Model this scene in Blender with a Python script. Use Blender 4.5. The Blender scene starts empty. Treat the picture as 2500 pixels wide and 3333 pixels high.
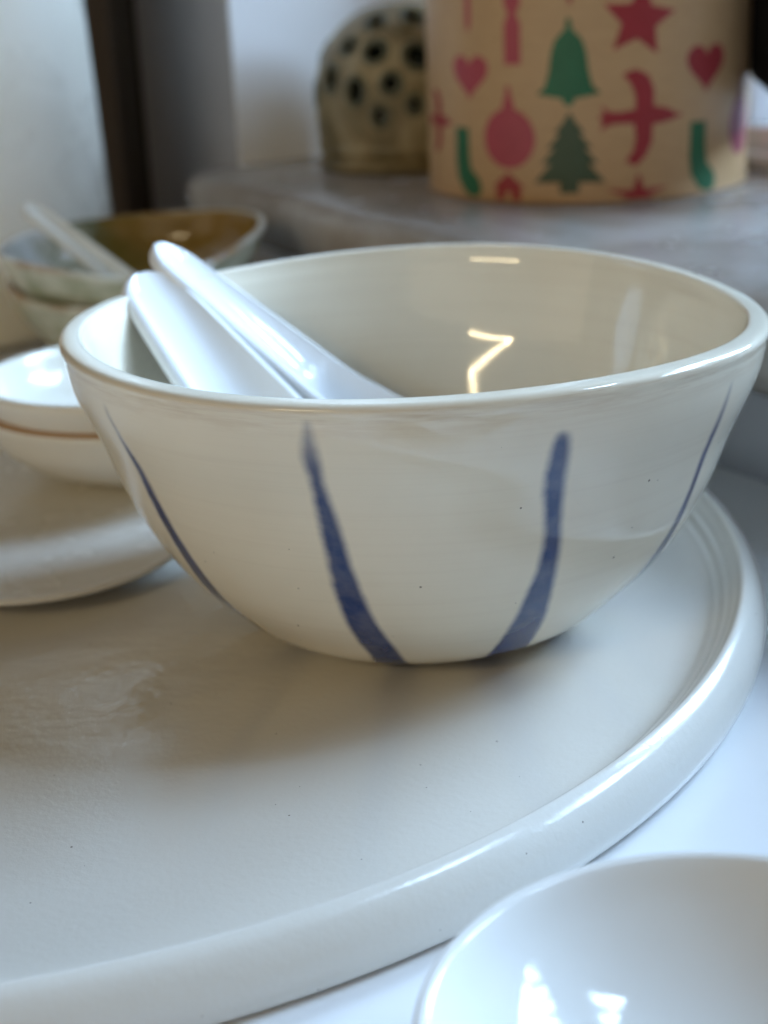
import bpy, bmesh, math, random
from math import sin, cos, pi, radians as R, atan2, sqrt, exp
from mathutils import Vector, Matrix, noise
from mathutils.geometry import delaunay_2d_cdt

sc = bpy.context.scene
COL = sc.collection
random.seed(7)

# ------------------------------------------------------------------ camera
# world: table top is z = 0, metres.  The window wall runs along E, its outward normal is N.
N2 = Vector((.8660, .5000, 0)); E2 = Vector((.5000, -.8660, 0))
def ne(n, e, z=0.0):
    return N2*n + E2*e + Vector((0, 0, z))

CAM_Z = .149
pitch, roll = R(20.038), R(-2.569)
fw = Vector((0, cos(pitch), -sin(pitch))); up = Vector((0, sin(pitch), cos(pitch))); rt = Vector((1, 0, 0))
r2 = rt*cos(roll) + up*sin(roll); u2 = -rt*sin(roll) + up*cos(roll)
cd = bpy.data.cameras.new('camera'); cam = bpy.data.objects.new('camera', cd); COL.objects.link(cam)
m = Matrix.Identity(4)
for i in range(3):
    m[i][0] = r2[i]; m[i][1] = u2[i]; m[i][2] = -fw[i]
m[2][3] = CAM_Z
cam.matrix_world = m
cd.sensor_fit = 'HORIZONTAL'; cd.sensor_width = 36.0; cd.lens = 72.0
cd.clip_start = .01; cd.clip_end = 100
cd.dof.use_dof = True; cd.dof.focus_distance = .272; cd.dof.aperture_fstop = 19.0
sc.camera = cam

# ------------------------------------------------------------------ light
w = bpy.data.worlds.new('World'); sc.world = w; w.use_nodes = True
bg = w.node_tree.nodes['Background']
bg.inputs[0].default_value = (1.0, .72, .43, 1); bg.inputs[1].default_value = .045

def area(name, loc, xaxis, yaxis, sx, sy, power, color):
    ld = bpy.data.lights.new(name, 'AREA'); ld.shape = 'RECTANGLE'; ld.size = sx; ld.size_y = sy
    ld.energy = power; ld.color = color
    o = bpy.data.objects.new(name, ld); COL.objects.link(o)
    x = xaxis.normalized(); z = x.cross(yaxis.normalized()).normalized(); y = z.cross(x)
    mm = Matrix.Identity(4)
    for i in range(3):
        mm[i][0] = x[i]; mm[i][1] = y[i]; mm[i][2] = z[i]; mm[i][3] = loc[i]
    o.matrix_world = mm
    return o

# the tall window beyond the sill; sky broken up by branches
def window_lamp(c, tgt, sx, sy, power):
    wz = (c-tgt).normalized(); wx = Vector((0, 0, 1)).cross(wz).normalized()
    return area('window_light', c, wx, wz.cross(wx), sx, sy, power, (.50, .72, 1.0))
win = window_lamp(ne(.78, .02, .68), ne(.22, -.42, .05), .42, .48, 22)
win2 = window_lamp(ne(.70, -.36, .42), ne(.36, -.66, .12), .26, .44, 15)
for ld in (win.data, win2.data):
  ld.use_nodes = True
  nt = ld.node_tree; nd = nt.nodes; lk = nt.links
  em = nd['Emission']
  geo = nd.new('ShaderNodeNewGeometry')
  no = nd.new('ShaderNodeTexNoise'); no.inputs['Distortion'].default_value = .8; no.inputs['Scale'].default_value = 7.5; no.inputs['Detail'].default_value = 8; no.inputs['Roughness'].default_value = .62
  lk.new(geo.outputs['Parametric'], no.inputs['Vector'])
  rp = nd.new('ShaderNodeValToRGB'); rp.color_ramp.elements[0].position = .465; rp.color_ramp.elements[1].position = .54
  rp.color_ramp.elements[0].color = (.10, .11, .11, 1); rp.color_ramp.elements[1].color = (2.1, 2.1, 2.1, 1)
  lk.new(no.outputs['Fac'], rp.inputs[0]); lk.new(rp.outputs[0], em.inputs['Color'])

# added soft fill lamp behind the camera, standing in for ambient room light
rc0 = Vector((-1.15, -1.05, .34)); rz = (rc0-Vector((-.08, .40, .06))).normalized(); rx = Vector((0, 0, 1)).cross(rz).normalized()
area('room_fill', rc0, rx, rz.cross(rx), 2.6, .9, 4.2, (1.0, .83, .58))

# warm lamp standing out of frame on the left
lc0 = Vector((-1.25, .10, .30)); lz = (lc0-Vector((-.15, .62, .08))).normalized(); lx = Vector((0, 0, 1)).cross(lz).normalized()
area('left_lamp', lc0, lx, lz.cross(lx), 1.1, .5, .4, (1.0, .78, .48))

# warm lamp tubes hanging in the room behind the camera
def tube_lamp(a, b, wd, power):
    a = Vector(a); b = Vector(b); c = (a+b)/2; x = b-a
    tgt = Vector((0.02, .38, .05)); zz = (c-tgt).normalized()
    y = zz.cross(x.normalized())
    o = area('tube_lamp', c, x, y, x.length, wd, power, (1.0, .80, .48))
    return o
base = Vector((.025, .39, .05)); LD = 1.6
zz_ = [base + Vector(v)*LD for v in ((-.41, -.821, .399), (-.651, -.651, .390), (-.412, -.765, .496), (-.474, -.717, .535))]
for a_, b_ in zip(zz_[:-1], zz_[1:]): tube_lamp(a_, b_, .020, 3.2*(b_-a_).length)

sc.view_settings.view_transform = 'Standard'; sc.view_settings.look = 'None'
sc.view_settings.exposure = 0.0; sc.view_settings.gamma = 1.0
sc.cycles.max_bounces = 8; sc.cycles.use_denoising = True

# ------------------------------------------------------------------ helpers
def tag(o, label=None, cat=None, group=None, kind=None):
    if label: o['label'] = label
    if cat: o['category'] = cat
    if group: o['group'] = group
    if kind: o['kind'] = kind
    return o

def link(name, me, mat=None, parent=None, loc=(0, 0, 0), smooth=True):
    if mat is not None and not me.materials: me.materials.append(mat)
    o = bpy.data.objects.new(name, me); COL.objects.link(o); o.location = loc
    if parent is not None: o.parent = parent
    if smooth:
        for p in me.polygons: p.use_smooth = True
    return o

def empty(name, loc=(0, 0, 0), rot=(0, 0, 0)):
    o = bpy.data.objects.new(name, None); COL.objects.link(o); o.location = loc; o.rotation_euler = rot
    o.empty_display_size = .01
    return o

def lathe_mesh(name, prof, seg=128, warp=None, th0=0.0, uvh=None):
    """prof: list of (r, z) from axis to axis; rings closed round the axis. th0 is the seam angle."""
    vs, fs, ring = [], [], []
    for i, (r, z) in enumerate(prof):
        if r < 1e-6:
            ring.append([len(vs)]); vs.append((0, 0, z) if warp is None else warp(0, z, 0, i)); continue
        a = []
        for k in range(seg):
            t = th0 + 2*pi*k/seg
            a.append(len(vs))
            vs.append((r*cos(t), r*sin(t), z) if warp is None else warp(r, z, t, i))
        ring.append(a)
    uv = []
    for i in range(len(prof)-1):
        A, B = ring[i], ring[i+1]
        for k in range(seg):
            k2 = (k+1) % seg
            if len(A) == 1 and len(B) == 1: continue
            if len(A) == 1: f = (A[0], B[k2], B[k]); u = (k+.5, k+1, k); h = (i, i+1, i+1)
            elif len(B) == 1: f = (A[k], A[k2], B[0]); u = (k, k+1, k+.5); h = (i, i, i+1)
            else: f = (A[k], A[k2], B[k2], B[k]); u = (k, k+1, k+1, k); h = (i, i, i+1, i+1)
            fs.append(f); uv += [(a/seg, (uvh[b] if uvh else prof[b][1])) for a, b in zip(u, h)]
    me = bpy.data.meshes.new(name); me.from_pydata(vs, [], fs)
    l = me.uv_layers.new(name='UVMap')
    flat = [c for p in uv for c in p]
    l.data.foreach_set('uv', flat)
    me.update()
    return me

def spline(xs, ys):
    n = len(xs); h = [xs[i+1]-xs[i] for i in range(n-1)]
    a = [0]*n; b = [1]*n; c = [0]*n; dd = [0]*n
    for i in range(1, n-1):
        a[i] = h[i-1]; b[i] = 2*(h[i-1]+h[i]); c[i] = h[i]
        dd[i] = 6*((ys[i+1]-ys[i])/h[i]-(ys[i]-ys[i-1])/h[i-1])
    for i in range(1, n):
        f = a[i]/b[i-1]; b[i] -= f*c[i-1]; dd[i] -= f*dd[i-1]
    M = [0]*n; M[-1] = dd[-1]/b[-1]
    for i in range(n-2, -1, -1): M[i] = (dd[i]-c[i]*M[i+1])/b[i]
    def ev(x):
        x = min(max(x, xs[0]), xs[-1]); i = 0
        while i < n-2 and x > xs[i+1]: i += 1
        A = xs[i+1]-x; B = x-xs[i]; H = h[i]
        return (M[i]*A**3+M[i+1]*B**3)/(6*H)+(ys[i]/H-M[i]*H/6)*A+(ys[i+1]/H-M[i+1]*H/6)*B
    return ev

def smooth_prof(pts, n=6):
    """Catmull-Rom through (r,z) points."""
    out = []
    P = [pts[0]] + list(pts) + [pts[-1]]
    for i in range(1, len(P)-2):
        p0, p1, p2, p3 = P[i-1], P[i], P[i+1], P[i+2]
        for k in range(n):
            t = k/n
            out.append(tuple(max(0, .5*((2*p1[j])+(-p0[j]+p2[j])*t+(2*p0[j]-5*p1[j]+4*p2[j]-p3[j])*t*t+(-p0[j]+3*p1[j]-3*p2[j]+p3[j])*t**3)) if j == 0 else
                       .5*((2*p1[j])+(-p0[j]+p2[j])*t+(2*p0[j]-5*p1[j]+4*p2[j]-p3[j])*t*t+(-p0[j]+3*p1[j]-3*p2[j]+p3[j])*t**3) for j in (0, 1)))
    out.append(pts[-1])
    return out

# ------------------------------------------------------------------ material helpers
class Mat:
    def __init__(s, name, base=(.8, .8, .8), rough=.3, spec=.5, coat=0, sss=0):
        s.m = bpy.data.materials.new(name); s.m.use_nodes = True
        s.t = s.m.node_tree; s.b = s.t.nodes['Principled BSDF']
        s.b.inputs['Base Color'].default_value = (*base, 1); s.b.inputs['Roughness'].default_value = rough
        s.b.inputs['Specular IOR Level'].default_value = spec
        s.b.inputs['Coat Weight'].default_value = coat; s.b.inputs['Coat Roughness'].default_value = .04
        if sss:
            s.b.inputs['Subsurface Weight'].default_value = sss; s.b.inputs['Subsurface Radius'].default_value = (.004, .003, .002)
            s.b.inputs['Subsurface Scale'].default_value = 1.0
        s.obj = None
    def n(s, typ, **kw):
        x = s.t.nodes.new(typ)
        for k, v in kw.items(): setattr(x, k, v)
        return x
    def L(s, a, b): s.t.links.new(a, b)
    def coords(s):
        if not s.obj: s.obj = s.n('ShaderNodeTexCoord')
        return s.obj.outputs['Object']
    def mapping(s, scale=(1, 1, 1), loc=(0, 0, 0), rot=(0, 0, 0)):
        mp = s.n('ShaderNodeMapping'); mp.inputs['Scale'].default_value = scale; mp.inputs['Location'].default_value = loc; mp.inputs['Rotation'].default_value = rot
        s.L(s.coords(), mp.inputs['Vector']); return mp.outputs[0]
    def noise(s, scale, detail=3, rough=.5, vec=None, dist=0):
        x = s.n('ShaderNodeTexNoise'); x.inputs['Scale'].default_value = scale; x.inputs['Detail'].default_value = detail; x.inputs['Roughness'].default_value = rough; x.inputs['Distortion'].default_value = dist
        s.L(vec if vec is not None else s.coords(), x.inputs['Vector']); return x.outputs['Fac']
    def ramp(s, fac, stops):
        x = s.n('ShaderNodeValToRGB'); el = x.color_ramp.elements
        while len(el) < len(stops): el.new(.5)
        for e, (p, c) in zip(el, stops):
            e.position = p; e.color = (*c, 1) if not isinstance(c, (int, float)) else (c, c, c, 1)
        s.L(fac, x.inputs[0]); return x.outputs[0]
    def math(s, op, a, b=None, c=None, clamp=False):
        x = s.n('ShaderNodeMath', operation=op); x.use_clamp = clamp
        for i, v in enumerate((a, b, c)):
            if v is None: continue
            if isinstance(v, (int, float)): x.inputs[i].default_value = v
            else: s.L(v, x.inputs[i])
        return x.outputs[0]
    def mix(s, fac, a, b, mode='MIX'):
        x = s.n('ShaderNodeMix', data_type='RGBA', blend_type=mode)
        for i, v in ((0, fac), (6, a), (7, b)):
            if isinstance(v, (int, float)): x.inputs[i].default_value = v
            elif isinstance(v, tuple): x.inputs[i].default_value = (*v, 1)
            else: s.L(v, x.inputs[i])
        return x.outputs[2]
    def fcurve(s, val, pts):
        x = s.n('ShaderNodeFloatCurve'); cu = x.mapping.curves[0]
        x.mapping.use_clip = False
        while len(cu.points) < len(pts): cu.points.new(.5, .5)
        for p, (a, b) in zip(cu.points, pts): p.location = (a, b); p.handle_type = 'AUTO'
        x.mapping.update(); s.L(val, x.inputs['Value']); return x.outputs[0]
    def bump(s, h, strength=.2, dist=.001, prev=None):
        x = s.n('ShaderNodeBump'); x.inputs['Strength'].default_value = strength; x.inputs['Distance'].default_value = dist
        s.L(h, x.inputs['Height'])
        if prev is not None: s.L(prev, x.inputs['Normal'])
        return x.outputs[0]
    def color(s, c): s.L(c, s.b.inputs['Base Color'])
    def normal(s, c): s.L(c, s.b.inputs['Normal'])
    def rough(s, c): s.L(c, s.b.inputs['Roughness'])
    def specks(s, scale, size, seedloc=(0, 0, 0), keep=.5):
        """mask of sparse specks: voronoi cells, only some of them filled"""
        v = s.n('ShaderNodeTexVoronoi'); v.inputs['Scale'].default_value = scale; v.inputs['Randomness'].default_value = 1
        s.L(s.mapping(loc=seedloc), v.inputs['Vector'])
        sep = s.n('ShaderNodeSeparateColor'); s.L(v.outputs['Color'], sep.inputs[0])
        sz = s.math('MULTIPLY', sep.outputs[1], size)
        a = s.math('LESS_THAN', v.outputs['Distance'], sz)
        b = s.math('LESS_THAN', sep.outputs[0], keep)
        return s.math('MULTIPLY', a, b)

# ------------------------------------------------------------------ materials
def ceramic(name, col_a, col_b, rough=.14, speck=.25, keep=.5, bump=.10, sss=0, coat=0):
    M = Mat(name, col_a, rough, .5, coat=coat, sss=sss)
    n1 = M.noise(22, 4, .55)
    c = M.mix(M.ramp(n1, [(.35, 0), (.68, 1)]), col_a, col_b)
    if speck:
        sp = M.specks(260, .075, (1.3, 2.7, .4), keep)
        c = M.mix(M.math('MULTIPLY', sp, .75), c, (.11, .08, .055))
    M.color(c)
    n2 = M.noise(60, 3, .5); n3 = M.noise(420, 2, .5)
    b = M.bump(n2, bump, .0010); b = M.bump(n3, bump*.5, .00015, b)
    M.normal(b)
    M.rough(M.ramp(M.noise(35, 3, .6), [(.3, rough*.8), (.75, rough*1.35)]))
    return M

# main bowl: off-white porcelain, painted blue strokes
STROKES = [  # (h, angle deg, half width mm)
    [(.90, -145, .2), (.82, -143.8, .45), (.75, -143.2, .9), (.63, -142.9, 1.35), (.54, -142.1, 1.5), (.45, -141.6, 1.8), (.32, -141.8, 2.3), (.19, -143.5, 2.6), (.05, -145, 2.6)],
    [(.955, -106.3, .25), (.87, -106.4, 1.2), (.78, -106.1, 1.0), (.65, -105.6, 1.5), (.53, -105.1, 1.8), (.43, -104.7, 2.2), (.32, -103.9, 2.45), (.22, -102.9, 2.75), (.11, -101.3, 2.8), (.03, -100.5, 2.8)],
    [(.885, -70.9, .8), (.82, -70.9, 1.55), (.735, -70.65, 1.6), (.65, -70.1, 1.42), (.56, -69.4, 1.45), (.49, -69.1, 1.6), (.41, -69.0, 2.1), (.34, -68.9, 2.55), (.255, -68.5, 3.1), (.17, -67.7, 3.5), (.05, -67.0, 3.6)],
    [(.90, -37.4, .2), (.83, -37.6, .6), (.745, -36.9, .8), (.63, -36.2, .85), (.535, -35.9, .95), (.45, -35.3, 1.4), (.36, -34.9, 1.9), (.2, -34.5, 2.5), (.05, -34.0, 2.6)],
]
for k, (a, src) in enumerate(((0, 1), (36, 2), (72, 3), (110, 2), (146, 1), (181, 3))):
    ref = STROKES[src]; c0 = ref[-1][1]
    STROKES.append([(h, t-c0+a, wd*(.9+.05*k)) for h, t, wd in ref])
HK = [0, .06, .14, .25, .4, .55, .7, .85, 1.0]
RK = [.02640, .0381, .04562, .0531, .06037, .0653, .06896, .07321, .075]
bowl_r = spline(HK, RK)
bowl_in = spline([0, .14, .4, .7, 1.0], [.0280, .0457, .0604, .0694, .0748])
SEAM = pi/2     # uv u = 0 at the far side of the bowl

M = Mat('bowl_glaze', (.78, .74, .66), .06, .5)
M.b.inputs['IOR'].default_value = 1.62
uvn = M.n('ShaderNodeUVMap'); sepu = M.n('ShaderNodeSeparateXYZ'); M.L(uvn.outputs[0], sepu.inputs[0])
U_, H_ = sepu.outputs[0], sepu.outputs[1]
wob = M.math('MULTIPLY', M.math('SUBTRACT', M.noise(260, 3, .6), .5), .0018)
wob2 = M.math('MULTIPLY', M.math('SUBTRACT', M.noise(70, 2, .5), .5), .0018)
uw = M.math('ADD', M.math('ADD', U_, wob), wob2)
total = None
for S in STROKES:
    S = sorted(S)
    cu = [(h, ((R(t)-SEAM) % (2*pi))/(2*pi)) for h, t, wd in S]
    wu = [(h, (wd*1.16/1000)/bowl_r(h)/(2*pi)*10) for h, t, wd in S]
    top = S[-1][0]
    cc = M.fcurve(H_, [(0, cu[0][1])] + cu + [(1, cu[-1][1])])
    ww = M.fcurve(H_, [(0, wu[0][1])] + wu + [(min(top+(.012 if S[-1][2] > .6 else .04), .995), 0), (1, 0)])
    dist = M.math('ABSOLUTE', M.math('SUBTRACT', uw, cc))
    d2 = M.math('SUBTRACT', M.math('MULTIPLY', ww, .1), dist)
    mk = M.n('ShaderNodeMapRange', interpolation_type='SMOOTHSTEP'); M.L(d2, mk.inputs[0])
    mk.inputs[1].default_value = -.0032; mk.inputs[2].default_value = .0026
    fade = M.n('ShaderNodeMapRange', interpolation_type='SMOOTHSTEP'); M.L(H_, fade.inputs[0])
    fd_ = .03 if S[-1][2] > .6 else .17
    fade.inputs[1].default_value = top+.03; fade.inputs[2].default_value = top-fd_; fade.inputs[3].default_value = .0; fade.inputs[4].default_value = 1
    cut = M.n('ShaderNodeMapRange', interpolation_type='SMOOTHSTEP'); M.L(H_, cut.inputs[0])
    cut.inputs[1].default_value = top+.022; cut.inputs[2].default_value = top-.012; cut.inputs[3].default_value = 0; cut.inputs[4].default_value = 1
    a = M.math('MULTIPLY', M.math('MULTIPLY', mk.outputs[0], cut.outputs[0]), M.math('ADD', M.math('MULTIPLY', fade.outputs[0], .55), .45))
    total = a if total is None else M.math('MAXIMUM', total, a)
inside = M.math('LESS_THAN', H_, 1.0)
lowk = M.ramp(H_, [(.0, 1.0), (.35, 1.0), (.7, .97), (1.0, .90)])
streak = M.ramp(M.noise(130, 4, .6), [(.3, .90), (.6, 1.0)])
total = M.math('MULTIPLY', M.math('MULTIPLY', total, inside), M.math('MULTIPLY', streak, lowk))
n1 = M.noise(20, 4, .55)
basec = M.mix(M.ramp(n1, [(.35, 0), (.68, 1)]), (.80, .735, .605), (.75, .685, .555))
# thin brownish glaze just under the lip on the outside
band = M.ramp(H_, [(.90, 0), (.955, 1), (.985, 1), (.995, 0)])
bn = M.ramp(M.noise(1, 4, .65, M.mapping((60, 60, 700))), [(.42, 0), (.62, 1)])
lipstain = M.math('MULTIPLY', M.math('MULTIPLY', band, bn), .30)
basec = M.mix(lipstain, basec, (.46, .32, .20))
lines = M.ramp(M.noise(1, 3, .6, M.mapping((14, 14, 900))), [(.5, 0), (.72, 1)])
basec = M.mix(M.math('MULTIPLY', lines, .12), basec, (.55, .46, .36))
sp = M.math('MULTIPLY', M.specks(260, .075, (.2, .9, .35), .6), inside)
basec = M.mix(M.math('MULTIPLY', sp, .85), basec, (.07, .045, .03))
blue = M.mix(M.noise(90, 3, .6), (.003, .022, .110), (.010, .052, .200))
M.color(M.mix(total, basec, blue))
b = M.bump(M.noise(38, 2, .5), .07, .001)
b = M.bump(M.noise(1, 2, .5, M.mapping((25, 25, 480))), .07, .0002, b)
M.normal(b)
M.rough(M.ramp(M.noise(30, 3, .6), [(.3, .045), (.75, .09)]))
m_bowl = M.m

# big plate: satin off-white, throwing rings and rippled glaze
M = Mat('plate_glaze', (.74, .72, .67), .26, .5)
n1 = M.noise(14, 4, .55)
c = M.mix(M.ramp(n1, [(.35, 0), (.68, 1)]), (.755, .735, .68), (.70, .675, .615))
sp = M.specks(260, .058, (.7, .2, .1), .7)
c = M.mix(M.math('MULTIPLY', sp, .8), c, (.10, .075, .05))
M.color(c)
sepx = M.n('ShaderNodeSeparateXYZ'); M.L(M.coords(), sepx.inputs[0])
rad = M.math('SQRT', M.math('ADD', M.math('POWER', sepx.outputs[0], 2), M.math('POWER', sepx.outputs[1], 2)))
ann = M.ramp(M.math('MULTIPLY', rad, 5), [(.18, 0), (.31, 1), (.36, 1), (.50, 0)])
rip = M.math('MULTIPLY', M.noise(1, 3, .6, M.mapping((55, 75, 40))), ann)
b = M.bump(M.noise(24, 2, .5), .08, .0016)
b = M.bump(rip, .38, .0022, b)
b = M.bump(M.noise(600, 3, .65), .40, .00016, b)
M.normal(b)
M.rough(M.ramp(M.noise(40, 4, .6), [(.3, .12), (.75, .20)]))
m_plate = M.m

m_dish = ceramic('white_glaze', (.80, .80, .78), (.75, .745, .715), .045, 0, bump=.06).m
m_cream = ceramic('cream_dish_glaze', (.82, .79, .71), (.77, .73, .63), .12, .2, .3).m
m_saucer = ceramic('saucer_glaze', (.76, .75, .71), (.71, .69, .64), .24, .2, .4, bump=.22).m
m_spoon = ceramic('spoon_porcelain', (.80, .81, .815), (.77, .78, .79), .05, 0, bump=.12).m
m_terra = Mat('bare_clay', (.44, .27, .14), .6).m
m_vase = ceramic('vase_glaze', (.93, .895, .80), (.91, .87, .76), .28, 0).m

# green-amber pooled glaze
M = Mat('green_bowl_glaze', (.5, .5, .35), .10, .5)
geo_n = M.n('ShaderNodeUVMap'); sp_ = M.n('ShaderNodeSeparateXYZ'); M.L(geo_n.outputs[0], sp_.inputs[0])
so = M.n('ShaderNodeSeparateXYZ'); M.L(M.coords(), so.inputs[0])
ins = M.math('GREATER_THAN', sp_.outputs[1], 1.0)
side = M.math('ADD', M.math('MULTIPLY', so.outputs[0], 13), M.math('MULTIPLY', M.noise(55, 5, .7), 1.15))
side = M.math('ADD', side, .18)
pool = M.ramp(side, [(.22, (.76, .78, .76)), (.38, (.50, .52, .42)), (.52, (.15, .17, .10)), (.66, (.17, .125, .025)), (.90, (.26, .16, .04))])
outc = M.mix(M.ramp(M.noise(60, 4, .6), [(.4, 0), (.62, 1)]), (.70, .72, .60), (.40, .44, .29))
c = M.mix(ins, outc, pool)
rimk = M.ramp(M.math('MULTIPLY', sp_.outputs[1], .5), [(.470, 0), (.488, 1), (.512, 1), (.530, 0)])
c = M.mix(M.math('MULTIPLY', rimk, .75), c, M.mix(M.ramp(M.noise(50, 3, .6), [(.45, 0), (.6, 1)]), (.80, .81, .72), (.46, .30, .17)))
M.color(c); M.normal(M.bump(M.noise(50, 3, .5), .3, .0014))
m_green = M.m
M = Mat('green_spoon_glaze', (.76, .78, .72), .15); sp = M.specks(160, .22, (0, 0, 0), .35)
M.color(M.mix(sp, M.mix(M.noise(60, 3), (.88, .89, .85), (.80, .81, .74)), (.12, .13, .08))); m_gspoon = M.m

# setting
M = Mat('white_table', (.80, .81, .82), .30, .5)
c = M.mix(M.ramp(M.noise(9, 4, .6), [(.35, 0), (.7, 1)]), (.80, .815, .83), (.765, .78, .80))
scr = M.ramp(M.noise(1, 5, .7, M.mapping((25, 300, 1), rot=(0, 0, .5))), [(.66, 0), (.76, 1)])
c = M.mix(M.math('MULTIPLY', scr, .22), c, (.45, .45, .46))
M.color(c); M.normal(M.bump(M.noise(160, 3, .5), .08, .0004)); m_table = M.m

M = Mat('sill_stone', (.40, .35, .31), .5, .3)
n1 = M.noise(14, 5, .62, dist=.6); n2 = M.noise(45, 5, .65)
c = M.ramp(n1, [(.30, (.29, .25, .215)), (.5, (.385, .35, .32)), (.72, (.50, .475, .45))])
c = M.mix(M.math('MULTIPLY', M.ramp(n2, [(.5, 0), (.7, 1)]), .45), c, (.20, .155, .12))
M.color(c); M.normal(M.bump(n2, .22, .002)); M.rough(M.ramp(n2, [(.3, .16), (.7, .30)])); m_sill = M.m

M = Mat('white_plaster', (.78, .79, .80), .75, .3)
M.color(M.mix(M.noise(7, 5, .6), (.88, .885, .89), (.82, .83, .85))); M.normal(M.bump(M.noise(60, 4, .6), .3, .002)); m_plaster = M.m
M = Mat('taupe_wall_paint', (.22, .19, .17), .65, .3)
M.color(M.mix(M.ramp(M.noise(6, 4, .6), [(.35, 0), (.7, 1)]), (.40, .385, .385), (.30, .29, .295))); M.normal(M.bump(M.noise(80, 4, .6), .3, .001)); m_taupe = M.m
M = Mat('grey_wall_paint', (.6, .62, .66), .5, .4)
M.color(M.mix(M.noise(9, 4, .6), (.62, .64, .69), (.52, .54, .585))); m_under = M.m
M = Mat('brown_post_wood', (.18, .14, .11), .5); M.color(M.mix(M.noise(1, 4, .6, M.mapping((60, 60, 4))), (.19, .155, .125), (.10, .08, .065))); m_post = M.m
m_black = Mat('gap_shade_black', (.006, .006, .006), .9, .1).m  # near-black colour puts the deep gap's shade into a shallow strip
M = Mat('black_cloth', (.010, .009, .009), .9, .1); M.normal(M.bump(M.noise(300, 2), .3, .001)); m_cloth = M.m
M = Mat('white_window_paint', (.78, .79, .80), .35); M.color(M.mix(M.noise(20, 4), (.80, .81, .82), (.70, .71, .71))); m_frame = M.m

g = bpy.data.materials.new('window_glass'); g.use_nodes = True
t = g.node_tree; t.nodes.remove(t.nodes['Principled BSDF'])
tr = t.nodes.new('ShaderNodeBsdfTransparent'); gl = t.nodes.new('ShaderNodeBsdfGlossy'); gl.inputs['Roughness'].default_value = .02
fr = t.nodes.new('ShaderNodeFresnel'); fr.inputs[0].default_value = 1.45; mx = t.nodes.new('ShaderNodeMixShader')
t.links.new(fr.outputs[0], mx.inputs[0]); t.links.new(tr.outputs[0], mx.inputs[1]); t.links.new(gl.outputs[0], mx.inputs[2])
t.links.new(mx.outputs[0], t.nodes['Material Output'].inputs[0])
m_glass = g

# kraft-paper tin and its print
M = Mat('kraft_tin', (.50, .34, .19), .38, .4)
fib = M.noise(1, 4, .6, M.mapping((120, 120, 500)))
M.color(M.mix(fib, (.56, .37, .20), (.43, .27, .135))); M.normal(M.bump(fib, .15, .0004)); m_kraft = M.m
def ink(name, a, b):
    M = Mat(name, a, .42, .4); M.color(M.mix(M.noise(180, 3, .6), a, b)); return M.m
m_red = ink('red_ink', (.36, .035, .045), (.27, .03, .035))
m_pink = ink('rose_ink', (.45, .075, .10), (.36, .055, .075))
m_grn = ink('green_ink', (.025, .155, .070), (.018, .11, .05))
m_dgrn = ink('dark_green_ink', (.075, .105, .060), (.045, .075, .040))
m_plum = ink('plum_ink', (.33, .075, .115), (.26, .055, .09))

# brown stoneware dome
M = Mat('stoneware_dome', (.30, .21, .11), .38, .4)
n1 = M.noise(38, 5, .62, dist=.8)
M.color(M.ramp(n1, [(.30, (.085, .068, .030)), (.48, (.22, .17, .085)), (.68, (.40, .33, .20))])); M.normal(M.bump(n1, .4, .002)); m_dome = M.m
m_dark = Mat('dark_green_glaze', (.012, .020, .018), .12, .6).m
m_lip = ink('mottled_lip_glaze', (.16, .15, .085), (.05, .06, .045))

# ------------------------------------------------------------------ setting: table, wall, sill, window
def prism(name, pts2, z0, z1, mat, bev=0.0, seg=3, **kw):
    bm = bmesh.new()
    lo = [bm.verts.new((p[0], p[1], z0)) for p in pts2]
    hi = [bm.verts.new((p[0], p[1], z1)) for p in pts2]
    bm.faces.new(lo[::-1]); bm.faces.new(hi)
    k = len(lo)
    for i in range(k): bm.faces.new((lo[i], lo[(i+1) % k], hi[(i+1) % k], hi[i]))
    bmesh.ops.recalc_face_normals(bm, faces=bm.faces)
    if bev: bmesh.ops.bevel(bm, geom=list(bm.edges), offset=bev, segments=seg, profile=.5, affect='EDGES')
    me = bpy.data.meshes.new(name); bm.to_mesh(me); bm.free()
    return link(name, me, mat, smooth=bool(bev), **kw)

def nebox(name, n0, n1, e0, e1, z0, z1, mat, bev=0.0, **kw):
    pts = [ne(n0, e0), ne(n1, e0), ne(n1, e1), ne(n0, e1)]
    return prism(name, [(p.x, p.y) for p in pts], z0, z1, mat, bev, **kw)

tb = nebox('table', -.75, .307, -1.35, .75, -.035, 0, m_table, .0025)
tag(tb, 'glossy white table top that the pale dishes and bowls stand on', 'table')

WN = .3105
wl = nebox('wall', WN, WN+.16, -.770, -.658, -.30, .55, m_taupe, .004); tag(wl, kind='structure')
pst = nebox('wall_post', WN-.002, WN+.10, -1.60, -.802, -.30, .55, m_post, .003); tag(pst, kind='structure')
rc = nebox('wall_recess', WN+.012, WN+.10, -.802, -.770, -.30, .55, m_black); tag(rc, kind='structure')
wb = nebox('wall_under_sill', WN, WN+.25, -.656, .75, -.30, .031, m_under, .002); tag(wb, kind='structure')
rv = nebox('window_reveal', WN+.0005, .56, -.658, -.6578+.0012, .0585, .55, m_plaster, 0); tag(rv, kind='structure')
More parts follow.
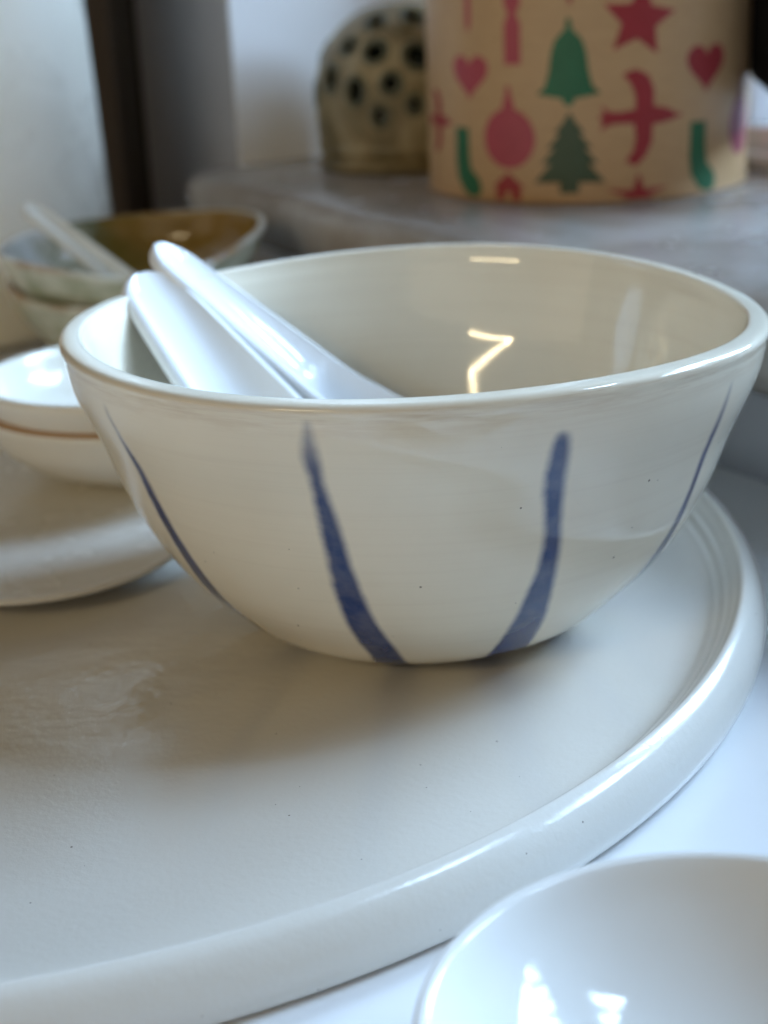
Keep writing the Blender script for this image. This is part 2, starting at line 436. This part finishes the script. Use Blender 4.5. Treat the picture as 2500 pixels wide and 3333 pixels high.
# worn sill with a rounded, uneven nose
bm = bmesh.new()
prof = [(.600, .032), (.289, .032), (.2835, .036), (.2815, .042), (.282, .049), (.2845, .0545), (.290, .0575), (.300, .0582), (.600, .0582)]
es = [-.662, -.659, -.652] + [-.645+.012*i for i in range(118)]
rows = []
for i, e in enumerate(es):
    inset = .006 if i == 0 else (.002 if i == 1 else 0)
    row = []
    for n_, z_ in prof:
        jn = .0030*(noise.noise(Vector((e*38, z_*150, 1.7)))) if n_ < .3 else 0
        jz = .0012*noise.noise(Vector((e*30, 7.1, n_*20))) if n_ < .3 else 0
        row.append(bm.verts.new(ne(n_+jn+(inset if n_ < .3 else 0), e, z_+jz)))
    rows.append(row)
for a, b_ in zip(rows[:-1], rows[1:]):
    for k in range(len(prof)-1): bm.faces.new((a[k], a[k+1], b_[k+1], b_[k]))
bm.faces.new(rows[0]); bm.faces.new(rows[-1][::-1])
bmesh.ops.recalc_face_normals(bm, faces=bm.faces)
me = bpy.data.meshes.new('window_sill'); bm.to_mesh(me); bm.free()
so_ = link('window_sill', me, m_sill); tag(so_, kind='structure')

wf = empty('window', ne(.48, .1, .0585))
tag(wf, 'white painted window frame with clear panes behind the patterned tin', 'window')
def wpart(name, *a, **k):
    o = nebox(name, *a, **k); o.parent = wf; o.matrix_parent_inverse = Matrix.Translation(-wf.location); return o
wpart('bottom_rail', .462, .505, -.653, .75, .0582, .075, m_frame, .002)
wpart('glazing_bead', .456, .4622, -.653, .75, .0582, .065, m_frame, .001)
wpart('stile', .462, .505, -.653, -.600, .0745, .55, m_frame, .002)
wpart('mullion', .464, .503, -.500, -.486, .0745, .55, m_frame, .002)
wpart('pane', .481, .485, -.599, -.501, .0745, .55, m_glass, 0)
wpart('pane', .481, .485, -.485, .75, .0745, .55, m_glass, 0)

# ------------------------------------------------------------------ big plate
PC = Vector((-.0927, .3555, 0))
def plate_floor(r):
    z = .0050
    z += -.00028*exp(-((r-.092)/.007)**2) + .00012*exp(-((r-.106)/.008)**2)
    z += .0003*exp(-((r-.066)/.010)**2)
    return z
pr = [(0, .0022), (.10, .0022), (.155, .0020), (.158, .0), (.174, 0), (.1785, .0004), (.1803, .0018), (.1812, .0045), (.1810, .0078), (.1800, .0105), (.1785, .0125), (.1770, .0135), (.1759, .0138), (.1752, .0133)]
pr = pr[:5] + smooth_prof(pr[5:], 5)
wall_in = smooth_prof([(.1752, .0133), (.1745, .0120), (.1736, .0110), (.1727, .0098), (.1718, .0091), (.1708, .0077), (.1697, .0070), (.1682, .0058), (.1655, .0052), (.162, .0050)], 4)[1:]
fl = [(r, plate_floor(r)) for r in [.160-.002*i for i in range(80)]]
pr = pr + wall_in + fl + [(0, plate_floor(0))]
def wplate(r, z, t, i):
    k = 1 + .0035*cos(2*t+.6) + .002*cos(3*t)
    return (r*k*cos(t), r*k*sin(t), z + .0004*(r/.17)**2*sin(2*t+1))
me = lathe_mesh('serving_plate', pr, 288, wplate)
plate = link('serving_plate', me, m_plate, loc=PC)
tag(plate, 'large round off-white plate with raised rim under the blue-striped bowl', 'plate')

# ------------------------------------------------------------------ main bowl
BC = Vector((.00800, .32781, .0050)); HB = .07081
RR = (.00632, -.00411, -.0010, -.00179); ZZ = (-.00034, .00015, -.00056, .00014, -.00061, -.00015)
prof, hv = [], []
def add(r, z, h): prof.append((r, z)); hv.append(h)
add(0, .0030, 0); add(.018, .0030, 0); add(.0205, .0024, 0); add(.0210, .0004, 0); add(.0216, 0, 0); add(.0236, 0, 0); add(.0246, .0006, .006); add(.0262, .0011, .01)
for i in range(2, 97):
    h = i/100; add(bowl_r(h), h*HB, h)
T = .0046
rc_, zc_ = .0750-T/2, HB-.0013
for i in range(0, 17):
    a = -.15 + (pi+.30)*i/16
    ca, sa = cos(a), sin(a)
    add(rc_+T/2*math.copysign(abs(ca)**.62, ca), zc_+.0013*math.copysign(abs(sa)**.62, sa)+.00035*ca*-1, .985 if i < 3 else 1.05)
for i in range(96, 3, -1):
    h = i/100; hh = .125+.875*h
    tk = T + .0006*(1-h)
    z = HB*hh - .0012
    rr = bowl_in(min(.985, (z/HB))) - tk
    if h < .22: rr *= (h/.22)**.5*(1-.10*(1-h/.22))
    if h < .10: pass
    add(max(rr, .0005), z if h > .22 else HB*(.125+.875*.22)-.0012 - (HB*(.875*.22)-.0045)*(1-(h/.22)**1.2), 1.2+(1-h)*.5)
add(0, prof[-1][1]-.0001, 2)
def wbowl(r, z, t, i):
    h = min(max(z/HB, 0), 1)
    dr = RR[0]*cos(2*t)+RR[1]*sin(2*t)+RR[2]*cos(3*t)+RR[3]*sin(3*t)
    dz = ZZ[0]*cos(t)+ZZ[1]*sin(t)+ZZ[2]*cos(2*t)+ZZ[3]*sin(2*t)+ZZ[4]*cos(3*t)+ZZ[5]*sin(3*t)
    k = 1+dr*h
    return (r*k*cos(t), r*k*sin(t), z+dz*h)
me = lathe_mesh('rice_bowl', prof, 256, wbowl, SEAM, hv)
bowl = link('rice_bowl', me, m_bowl, loc=BC)
tag(bowl, 'off-white porcelain bowl with hand-painted blue vertical stripes, holding two white spoons', 'bowl')

# ------------------------------------------------------------------ spoons
def spoon_mesh(name, length=.100, w_tip=.0084, w_neck=.0148, w_bowl=.0180, th=.0036, bend=.5):
    """axis along +X from the handle tip (x=0); trough faces +Z."""
    sec = []
    n = 44
    for i in range(n+1):
        s = i/n; x = s*length
        # half width
        if s < .58: wd = w_tip + (w_neck-w_tip)*(s/.58)
        else:
            k = (s-.58)/.42; wd = w_neck + (w_bowl-w_neck)*sin(min(k*1.35, 1)*pi/2)
        if s < .08: wd *= sqrt(max(1-((.08-s)/.08)**2, .02))
        if s > .84: wd *= sqrt(max(1-((s-.84)/.16)**2, .015))
        dp = .0012 + .0040*min(s/.45, 1)**1.2 + (.0090*sin(pi*min(max((s-.5)/.5, 0), 1))**.8 if s > .5 else 0)
        if s < .06: dp *= s/.06
        lift = 0
        if s > .55: lift = bend*.016*((s-.55)/.45)**1.3
        sec.append((x, wd, dp, lift))
    bm = bmesh.new(); rings = []
    q = 10
    for x, wd, dp, lift in sec:
        r = []
        rw = min(th*.55, wd*.45); wi = wd-rw      # rounded rim radius, trough half width
        for k in range(q+1):                      # trough, left to right
            u = -1+2*k/q
            r.append((x, u*wi*.96, lift - dp*(1-abs(u)**3.0)))
        for k in range(5):                        # rim and outer side
            a = pi*.62-(pi*.62+pi*.42)*k/4
            r.append((x, wi+rw*.02+rw*cos(a), lift-rw*.92+rw*sin(a)))
        for k in range(q+1):                      # underside
            u = 1-2*k/q
            r.append((x, u*wd*.86, lift - th*.78 - (dp*.9+th*.25)*(1-abs(u)**2.4)))
        for k in range(5):
            a = -pi*.42+(pi*.62+pi*.42)*k/4
            r.append((x, -(wi+rw*.02+rw*cos(a)), lift-rw*.92+rw*sin(a)))
        rings.append([bm.verts.new(p) for p in r])
    for a, b_ in zip(rings[:-1], rings[1:]):
        for k in range(len(a)): bm.faces.new((a[k], a[(k+1) % len(a)], b_[(k+1) % len(a)], b_[k]))
    bm.faces.new(rings[0]); bm.faces.new(rings[-1][::-1])
    bmesh.ops.recalc_face_normals(bm, faces=bm.faces)
    me = bpy.data.meshes.new(name); bm.to_mesh(me); bm.free(); return me

def place_spoon(o, tip, through, rolldeg=0):
    tip = Vector(tip); x = (Vector(through)-tip).normalized()
    z = Vector((0, 0, 1)); z = (z-x*z.dot(x)).normalized(); y = z.cross(x)
    a = R(rolldeg); y2 = y*cos(a)+z*sin(a); z2 = -y*sin(a)+z*cos(a)
    mm = Matrix.Identity(4)
    for i in range(3):
        mm[i][0] = x[i]; mm[i][1] = y2[i]; mm[i][2] = z2[i]; mm[i][3] = tip[i]
    o.matrix_world = mm
sm = spoon_mesh('soup_spoon')
def add_sub(o, lv=2):
    s = o.modifiers.new('smooth', 'SUBSURF'); s.levels = lv; s.render_levels = lv
s1 = link('soup_spoon', sm, m_spoon); add_sub(s1); place_spoon(s1, (-.0556, .3655, .0800), (-.0338, .3400, .0590), 2)
tag(s1, 'white porcelain spoon leaning in the striped bowl, the nearer one of two', 'spoon', 'spoons in the striped bowl')
s2 = link('soup_spoon', sm, m_spoon); add_sub(s2); place_spoon(s2, (-.0528, .3775, .0848), (-.0090, .3610, .0500), -3)
tag(s2, 'white porcelain spoon leaning in the striped bowl, the one farther back', 'spoon', 'spoons in the striped bowl')

# ------------------------------------------------------------------ saucer on the big plate with two small dishes
SC = Vector((-.090, .3955, .0056))
spf = smooth_prof([(0, .0022), (.028, .0020), (.036, .0018), (.038, 0), (.0405, 0), (.043, .0020), (.052, .0036), (.0565, .0046), (.0584, .0055), (.0586, .0064), (.0575, .0069), (.053, .0064), (.044, .0057), (.030, .0052), (0, .0050)], 5)
def wsau(r, z, t, i):
    k = .945*(1 - .25*cos(2*t)*min(r/.04, 1))
    return (r*k*cos(t), r*k*sin(t), z + .0006*sin(2*t)*(r/.058)**2)
me = lathe_mesh('saucer', spf, 128, wsau)
sau = link('saucer', me, m_saucer, loc=SC)
tag(sau, 'small flat oval saucer on the large plate, under two stacked cream dishes', 'saucer')

def small_dish(name, rim=.046, hgt=.0222, foot=.022, t=.0030):
    p = [(0, .0022), (foot-.005, .0022), (foot-.0035, 0), (foot, 0), (foot+.0020, .0012), (rim*.74, hgt*.26), (rim*.91, hgt*.56), (rim*.985, hgt*.86), (rim, hgt-.0006),
         (rim-.0006, hgt+.0006), (rim-t*.6, hgt+.0008), (rim-t, hgt-.0004), (rim*.91-t*.8, hgt*.60), (rim*.74-t*.5, hgt*.26+t*.85), (foot-.002, .0022+t*.9), (0, .0048)]
    return smooth_prof(p, 5)
DC = Vector((-.068, .4280, .0112))
def wd1(r, z, t, i): return (r*cos(t)*(1+.02*cos(2*t)), r*sin(t)*(1+.02*cos(2*t)), z+.0004*sin(t))
dm = lathe_mesh('small_dish', small_dish('d'), 96, wd1)
dA = link('small_dish', dm, m_cream, loc=DC); tag(dA, 'small cream dish on the oval saucer, lower one of the two stacked', 'dish', 'small stacked cream dishes')
ring = lathe_mesh('bare_rim', smooth_prof([(.0456, .0219), (.0461, .0222), (.0460, .0228), (.0448, .0233), (.0434, .0230), (.0436, .0222), (.0450, .0219), (.0456, .0219)], 3), 96, wd1)
ra = link('bare_rim', ring, m_terra, dA); tag(ra, 'bare brown clay rim')
dB = link('small_dish', dm, m_cream, loc=DC+Vector((.0006, -.0006, .0064))); dB.rotation_euler = (R(-1.5), R(1.2), .8)
tag(dB, 'small cream dish with glossy white inside, upper one of the two stacked on the saucer', 'dish', 'small stacked cream dishes')

# ------------------------------------------------------------------ dish at the lower right
FD = Vector((.0413, .1542, .0004))
def wfd(r, z, t, i): return (r*cos(t)*(1+.008*cos(2*t+.5)), r*sin(t)*(1+.008*cos(2*t+.5)), z)
p = [(0, .0022), (.014, .0022), (.0155, 0), (.019, 0), (.0205, .0013), (.0280, .0070), (.0350, .0142), (.0388, .0194), (.0402, .0214), (.0405, .0222), (.0400, .0229), (.0389, .0228), (.0379, .0219), (.0344, .0172), (.0282, .0118), (.0205, .0078), (.011, .0056), (0, .0049)]
fd = link('small_dish', lathe_mesh('small_dish', smooth_prof(p, 6), 160, wfd), m_dish, loc=FD)
tag(fd, 'glossy white shallow dish alone on the table at the lower right corner', 'dish')

# ------------------------------------------------------------------ green-amber glazed bowls
def green_prof(rim=.050, hgt=.034, foot=.020):
    o = [(0, .002, 0), (foot-.004, .002, .02), (foot-.002, 0, .03), (foot, 0, .05), (foot+.002, .002, .1), (rim*.72, hgt*.36, .4), (rim*.90, hgt*.68, .7), (rim*.985, hgt*.95, .94), (rim, hgt, .99),
         (rim-.0008, hgt+.0012, 1.01), (rim-.0028, hgt+.0010, 1.05), (rim-.0036, hgt-.001, 1.1), (rim*.87, hgt*.68, 1.3), (rim*.66, hgt*.40, 1.6), (foot, hgt*.22, 1.8), (0, hgt*.17, 2)]
    a = smooth_prof([(x, z) for x, z, h in o], 5)
    b = [q[1] for q in smooth_prof([(1, h) for x, z, h in o], 5)]
    return a, b
def wgreen(r, z, t, i):
    f = min(r/.05, 1)
    k = 1 + f*(.050*cos(3*(t-.32)) + .035*cos(2*(t-.2)) + .012*cos(5*t+1))
    return (r*k*cos(t), r*k*sin(t), z + f*f*(.0022*cos(2*t-.9) + .0012*cos(3*t+.4)))
gp, gh = green_prof()
gm = lathe_mesh('glazed_bowl', gp, 128, wgreen, 0, gh)
GC = Vector((-.0935, .590, .0005))
g1 = link('glazed_bowl', gm, m_green, loc=GC); tag(g1, 'green and amber glazed bowl behind, lower one of two stacked on the table', 'bowl', 'stacked green and amber bowls')
g1.rotation_euler = (0, 0, 2.1)
g2 = link('glazed_bowl', gm, m_green, loc=GC+Vector((.001, 0, .0145))); g2.rotation_euler = (R(4.0), R(-1.5), .15)
tag(g2, 'green and amber glazed bowl holding a pale spoon, upper one of two stacked', 'bowl', 'stacked green and amber bowls')
gs = link('soup_spoon', spoon_mesh('soup_spoon', .100, .0048, .0062, .013, .0030, .6), m_gspoon); add_sub(gs, 1)
place_spoon(gs, (-.1295, .585, .0665), (-.0930, .555, .0440), 8)
tag(gs, 'pale green speckled spoon standing in the green and amber bowl', 'spoon')

# ------------------------------------------------------------------ tall vase at the left
vp = smooth_prof([(0, .003), (.070, .003), (.080, 0), (.0845, .002), (.0860, .008), (.0850, .03), (.0832, .08), (.0812, .14), (.0790, .20), (.077, .26), (.0755, .30), (.0745, .305), (.0735, .30), (.075, .20), (.08, .03), (.075, .010), (0, .008)], 5)
VS = .86
vs_ = link('vase', lathe_mesh('vase', [(r*VS, z*VS) for r, z in vp], 128), m_vase, loc=(-.2165*VS-.002, .800*VS, .0005))
tag(vs_, 'tall cream-white tapered vase standing behind the green bowls', 'vase')

# ------------------------------------------------------------------ pierced stoneware dome on the sill
DMC = Vector((.0155, .7060, .0585))
dp_ = [(.0350, 0), (.0368, .0006), (.0375, .0025), (.0372, .0045), (.0356, .0058), (.0368, .0075), (.0374, .0100), (.0370, .0125), (.0376, .020), (.0374, .032), (.0366, .040), (.0345, .0475), (.0305, .0545), (.0240, .0615), (.0150, .0670), (.005, .0690)]
dpf = smooth_prof(dp_, 8)
HOLES = [(-109, .0510, .0052, .0062), (-77, .0485, .0066, .0074), (-122, .0350, .0046, .0060), (-97, .0380, .0045, .0046), (-105, .0250, .0036, .0046), (-72, .0640, .0050, .0042), (-116, .0625, .0044, .0040), (-134, .0530, .0046, .0046),
         (-146, .0400, .0050, .0058), (-82, .0290, .0034, .0040), (-60, .0380, .005, .006), (-45, .0520, .005, .006), (-25, .0370, .005, .006), (0, .0500, .005, .006), (25, .0370, .005, .006), (50, .0520, .005, .006), (80, .0370, .005, .006), (110, .0500, .005, .006), (140, .0370, .005, .006), (170, .0500, .005, .006), (190, .0330, .0045, .0055)]
dome = empty('pierced_dome', DMC); tag(dome, 'brown stoneware dome with dark round holes on the sill left of the tin', 'dome')
seg = 220
bm = bmesh.new(); rows = []
def dome_r(z):
    for (r0, z0), (r1, z1) in zip(dpf[:-1], dpf[1:]):
        if z0 <= z <= z1: return r0+(r1-r0)*(z-z0)/max(z1-z0, 1e-9)
    return .004
for r, z in dpf:
    rows.append([bm.verts.new((r*cos(2*pi*k/seg), r*sin(2*pi*k/seg), z)) for k in range(seg)])
for i, (a, b_) in enumerate(zip(rows[:-1], rows[1:])):
    for k in range(seg):
        th = (k+.5)/seg*2*pi; zc = (dpf[i][1]+dpf[i+1][1])/2; rr = (dpf[i][0]+dpf[i+1][0])/2
        hole = False
        for ht, hz, hx, hy in HOLES:
            d = (th-R(ht)+pi) % (2*pi)-pi
            # slope-corrected vertical distance
            if ((d*rr)/hx)**2 + ((zc-hz)/(hy*(.72 if hz > .0475 else 1)))**2 < 1: hole = True; break
        if not hole: bm.faces.new((a[k], a[(k+1) % seg], b_[(k+1) % seg], b_[k]))
bm.faces.new(rows[-1])
me = bpy.data.meshes.new('dome_shell'); bm.to_mesh(me); bm.free()
dsh = link('dome_shell', me, m_dome, dome)
so2 = dsh.modifiers.new('thick', 'SOLIDIFY'); so2.thickness = .0032; so2.offset = -1
for ht, hz, hx, hy in HOLES:      # glazed lip round every hole
    bm = bmesh.new(); rings = []
    hy2 = hy*(.72 if hz > .0475 else 1)
    for k in range(28):
        a = 2*pi*k/28; z = hz+hy2*sin(a); r = dome_r(z); th = R(ht)+hx*cos(a)/max(dome_r(hz), .004)
        c = Vector((r*cos(th), r*sin(th), z)); nrm = Vector((cos(th), sin(th), .9 if hz > .058 else (.45 if hz > .0475 else .05))).normalized()
        ctr = Vector((dome_r(hz)*cos(R(ht)), dome_r(hz)*sin(R(ht)), hz)); out = (c-ctr); out = (out-nrm*out.dot(nrm)).normalized()
        rings.append([bm.verts.new(c - nrm*.0008 + (out*cos(b_)+nrm*sin(b_))*.0015) for b_ in [2*pi*j/8 for j in range(8)]])
    for i in range(28):
        a, b_ = rings[i], rings[(i+1) % 28]
        for j in range(8): bm.faces.new((a[j], a[(j+1) % 8], b_[(j+1) % 8], b_[j]))
    me = bpy.data.meshes.new('hole_lip'); bm.to_mesh(me); bm.free(); link('hole_lip', me, m_lip, dome)
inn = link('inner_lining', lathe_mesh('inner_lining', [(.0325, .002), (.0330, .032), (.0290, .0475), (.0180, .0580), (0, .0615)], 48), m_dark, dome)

# ------------------------------------------------------------------ festive tin on the sill
TC = Vector((.0880, .6310, .0585)); TR = .0632
tin = empty('gift_tin', TC); tag(tin, 'round kraft-brown tin printed with red and green festive shapes, on the sill', 'tin')
tp = smooth_prof([(0, .001), (TR-.004, .001), (TR-.002, 0), (TR-.0006, .0004), (TR, .0016), (TR, .004)], 4) + [(TR, .02+.02*i) for i in range(5)] + [(TR, .110), (TR-.0005, .1105), (TR-.003, .111), (0, .111)]
link('tin_body', lathe_mesh('tin_body', tp, 160), m_kraft, tin)
lp = [(TR-.0002, .1005), (TR+.0010, .1003), (TR+.0014, .101), (TR+.0014, .1195), (TR+.0008, .1210), (TR-.001, .1215), (0, .1215)]
link('tin_lid', lathe_mesh('tin_lid', lp, 160), m_kraft, tin)

def star(n=5, ro=1, ri=.42, rot=0): return [((ro if k % 2 == 0 else ri)*sin(pi*k/n+rot), (ro if k % 2 == 0 else ri)*cos(pi*k/n+rot)) for k in range(2*n)]
def heart():
    return [(.062*16*sin(t)**3, .062*(13*cos(t)-5*cos(2*t)-2*cos(3*t)-cos(4*t))) for t in [2*pi*k/40 for k in range(40)]]
def bauble():
    o = [(.82*sin(t), .82*cos(t)*1.02-.18) for t in [R(14)+ (2*pi-R(28))*k/36 for k in range(37)]]
    return o + [(-.16, .82), (-.10, 1.0), (-.06, 1.22), (0, 1.3), (.06, 1.22), (.10, 1.0), (.16, .82)]
bell = [(-.95, -.78), (-.70, -.60), (-.58, -.2), (-.52, .25), (-.40, .60), (-.18, .82), (-.10, .86), (-.08, 1.1), (0, 1.2), (.08, 1.1), (.10, .86), (.18, .82), (.40, .60), (.52, .25), (.58, -.2), (.70, -.60), (.95, -.78), (.5, -.86), (.20, -.9), (.12, -1.06), (0, -1.1), (-.12, -1.06), (-.20, -.9), (-.5, -.86)]
tree = [(0, 1.2), (.16, .92), (.40, .62), (.26, .60), (.60, .20), (.40, .20), (.76, -.22), (.50, -.22), (.95, -.74), (.25, -.72), (.25, -1.02), (-.25, -1.02), (-.25, -.72), (-.95, -.74), (-.50, -.22), (-.76, -.22), (-.40, .20), (-.60, .20), (-.26, .60), (-.40, .62), (-.16, .92)]
sock = [(-.52, 1.1), (.08, 1.1), (.10, .2), (.16, -.18), (.50, -.50), (.60, -.80), (.46, -1.05), (.16, -1.10), (-.16, -.92), (-.46, -.50), (-.54, 0)]
bird = [(-1.05, .34), (-.80, .16), (-.55, .15), (-.15, .20), (-.16, .55), (-.28, .85), (-.50, 1.10), (-.15, 1.22), (.18, 1.05), (.34, .70), (.34, .26), (.60, .22), (.80, .16), (.95, .05), (1.22, -.02), (.92, -.10), (.62, -.17), (.32, -.20), (.30, -.65), (.14, -1.0), (-.12, -1.25), (-.40, -1.12), (-.20, -.85), (-.14, -.55), (-.18, -.16), (-.55, -.14), (-.80, -.16), (-1.08, -.32), (-.98, -.10), (-1.12, .02), (-.96, .12)]
cracker = [(-.34, 1.6), (.34, 1.6), (.34, .75), (.16, .50), (.34, .22), (.34, -.95), (-.34, -.95), (-.34, .22), (-.16, .50), (-.34, .75)]
house = [(-.7, -.7), (-.7, .05), (-.9, .05), (0, .9), (.9, .05), (.7, .05), (.7, -.7), (.2, -.7), (.2, -.2), (-.2, -.2), (-.2, -.7)]
cane = [(-.15, 1.2), (.15, 1.2), (.15, -.6), (0, -1.0), (-.15, -.6)]

def print_on_tin(name, shape, thd, z, sx, sy, mat, step=.0016, rad=TR):
    thd -= 3.8; sx *= 1.14; sy *= 1.10
    pts = [Vector((x*sx, y*sy)) for x, y in shape]
    k = len(pts); ed = [(i, (i+1) % k) for i in range(k)]
    xs = [p.x for p in pts]; ys = [p.y for p in pts]
    extra = []
    x = min(xs)+step*.5
    while x < max(xs):
        y = min(ys)+step*.5
        while y < max(ys):
            extra.append(Vector((x, y))); y += step
        x += step
    def inside(p):
        c = False; j = k-1
        for i in range(k):
            if (pts[i].y > p.y) != (pts[j].y > p.y) and p.x < (pts[j].x-pts[i].x)*(p.y-pts[i].y)/(pts[j].y-pts[i].y)+pts[i].x: c = not c
            j = i
        return c
    extra = [p for p in extra if inside(p)]
    vo, eo, fo, *_ = delaunay_2d_cdt(pts+extra, ed, [list(range(k))], 1, 1e-6)
    vs = []
    for p in vo:
        zz = min(max(z+p.y-TC.z, .0012), .0995)
        t = R(thd)+p.x/rad
        vs.append(((rad+.00018)*cos(t), (rad+.00018)*sin(t), zz))
    me = bpy.data.meshes.new(name); me.from_pydata(vs, [], [tuple(f) for f in fo]); me.update()
    o = link(name, me, mat, tin); return o
mm_ = .001
print_on_tin('printed_heart', heart(), -137.1, .1048, 8.2*mm_, 8.2*mm_, m_pink)
print_on_tin('printed_heart', heart(), -50.7, .1054, 8.6*mm_, 8.6*mm_, m_red)
print_on_tin('printed_bell', bell, -99.9, .1085, 10.8*mm_, 12.2*mm_, m_grn)
print_on_tin('printed_star', star(5, 1, .46, .12), -77.0, .1225, 12.5*mm_, 12.5*mm_, m_red)
print_on_tin('printed_bauble', bauble(), -120.8, .0845, 11.4*mm_, 11.8*mm_, m_pink)
print_on_tin('printed_bauble', bauble(), -27.8, .0840, 10.5*mm_, 12.0*mm_, m_plum)
print_on_tin('printed_bird', bird, -76.0, .0889, 12.4*mm_, 12.6*mm_, m_red)
print_on_tin('printed_sock', sock, -138.9, .0724, 11*mm_, 10.6*mm_, m_grn)
print_on_tin('printed_sock', sock, -51.4, .0724, 11*mm_, 10.8*mm_, m_grn)
print_on_tin('printed_tree', tree, -99.6, .0760, 12.2*mm_, 12.0*mm_, m_dgrn)
print_on_tin('printed_cracker', cracker, -119.0, .1200, 8.5*mm_, 11*mm_, m_pink)
print_on_tin('printed_candle', cane, -137.2, .1290, 8*mm_, 9*mm_, m_pink)
print_on_tin('printed_house', house, -121.1, .0640, 6.5*mm_, 6*mm_, m_red)
print_on_tin('printed_star', star(5, 1, .30, 0), -76.6, .0610, 11*mm_, 7.5*mm_, m_red)
print_on_tin('printed_bird', bird, -158.0, .0865, 9*mm_, 9*mm_, m_red)
print_on_tin('printed_candle', cane, -99.5, .1370, 8*mm_, 8*mm_, m_red)
for k, (sh, mt) in enumerate(((heart(), m_pink), (tree, m_dgrn), (bell, m_grn), (bauble(), m_red), (sock, m_grn), (star(5, 1, .46), m_red))):
    for zz in (.080, .111): print_on_tin('printed_shape', sh, 5+k*28, zz+(.006 if k % 2 else 0), 11*mm_, 11*mm_, mt, .0022)

# ------------------------------------------------------------------ dark curtain end at the top right; unseen part widened to shade the tin
bm = bmesh.new(); rows = []
for i in range(25):
    e = -.498+.0041*i; hem = max(.137-.0036*i, .088)
    row = []
    for j in range(13):
        z = hem+(.40-hem)*j/12
        row.append(bm.verts.new(ne(.438+.003*sin(i*1.0+j*.15), e, z)))
    rows.append(row)
for a, b_ in zip(rows[:-1], rows[1:]):
    for j in range(12): bm.faces.new((a[j], a[j+1], b_[j+1], b_[j]))
me = bpy.data.meshes.new('curtain'); bm.to_mesh(me); bm.free()
cu = link('curtain', me, m_cloth); md = cu.modifiers.new('thick', 'SOLIDIFY'); md.thickness = .002
tag(cu, 'black cloth hanging at the window, its hem beside the tin, widened to shade it', 'curtain')
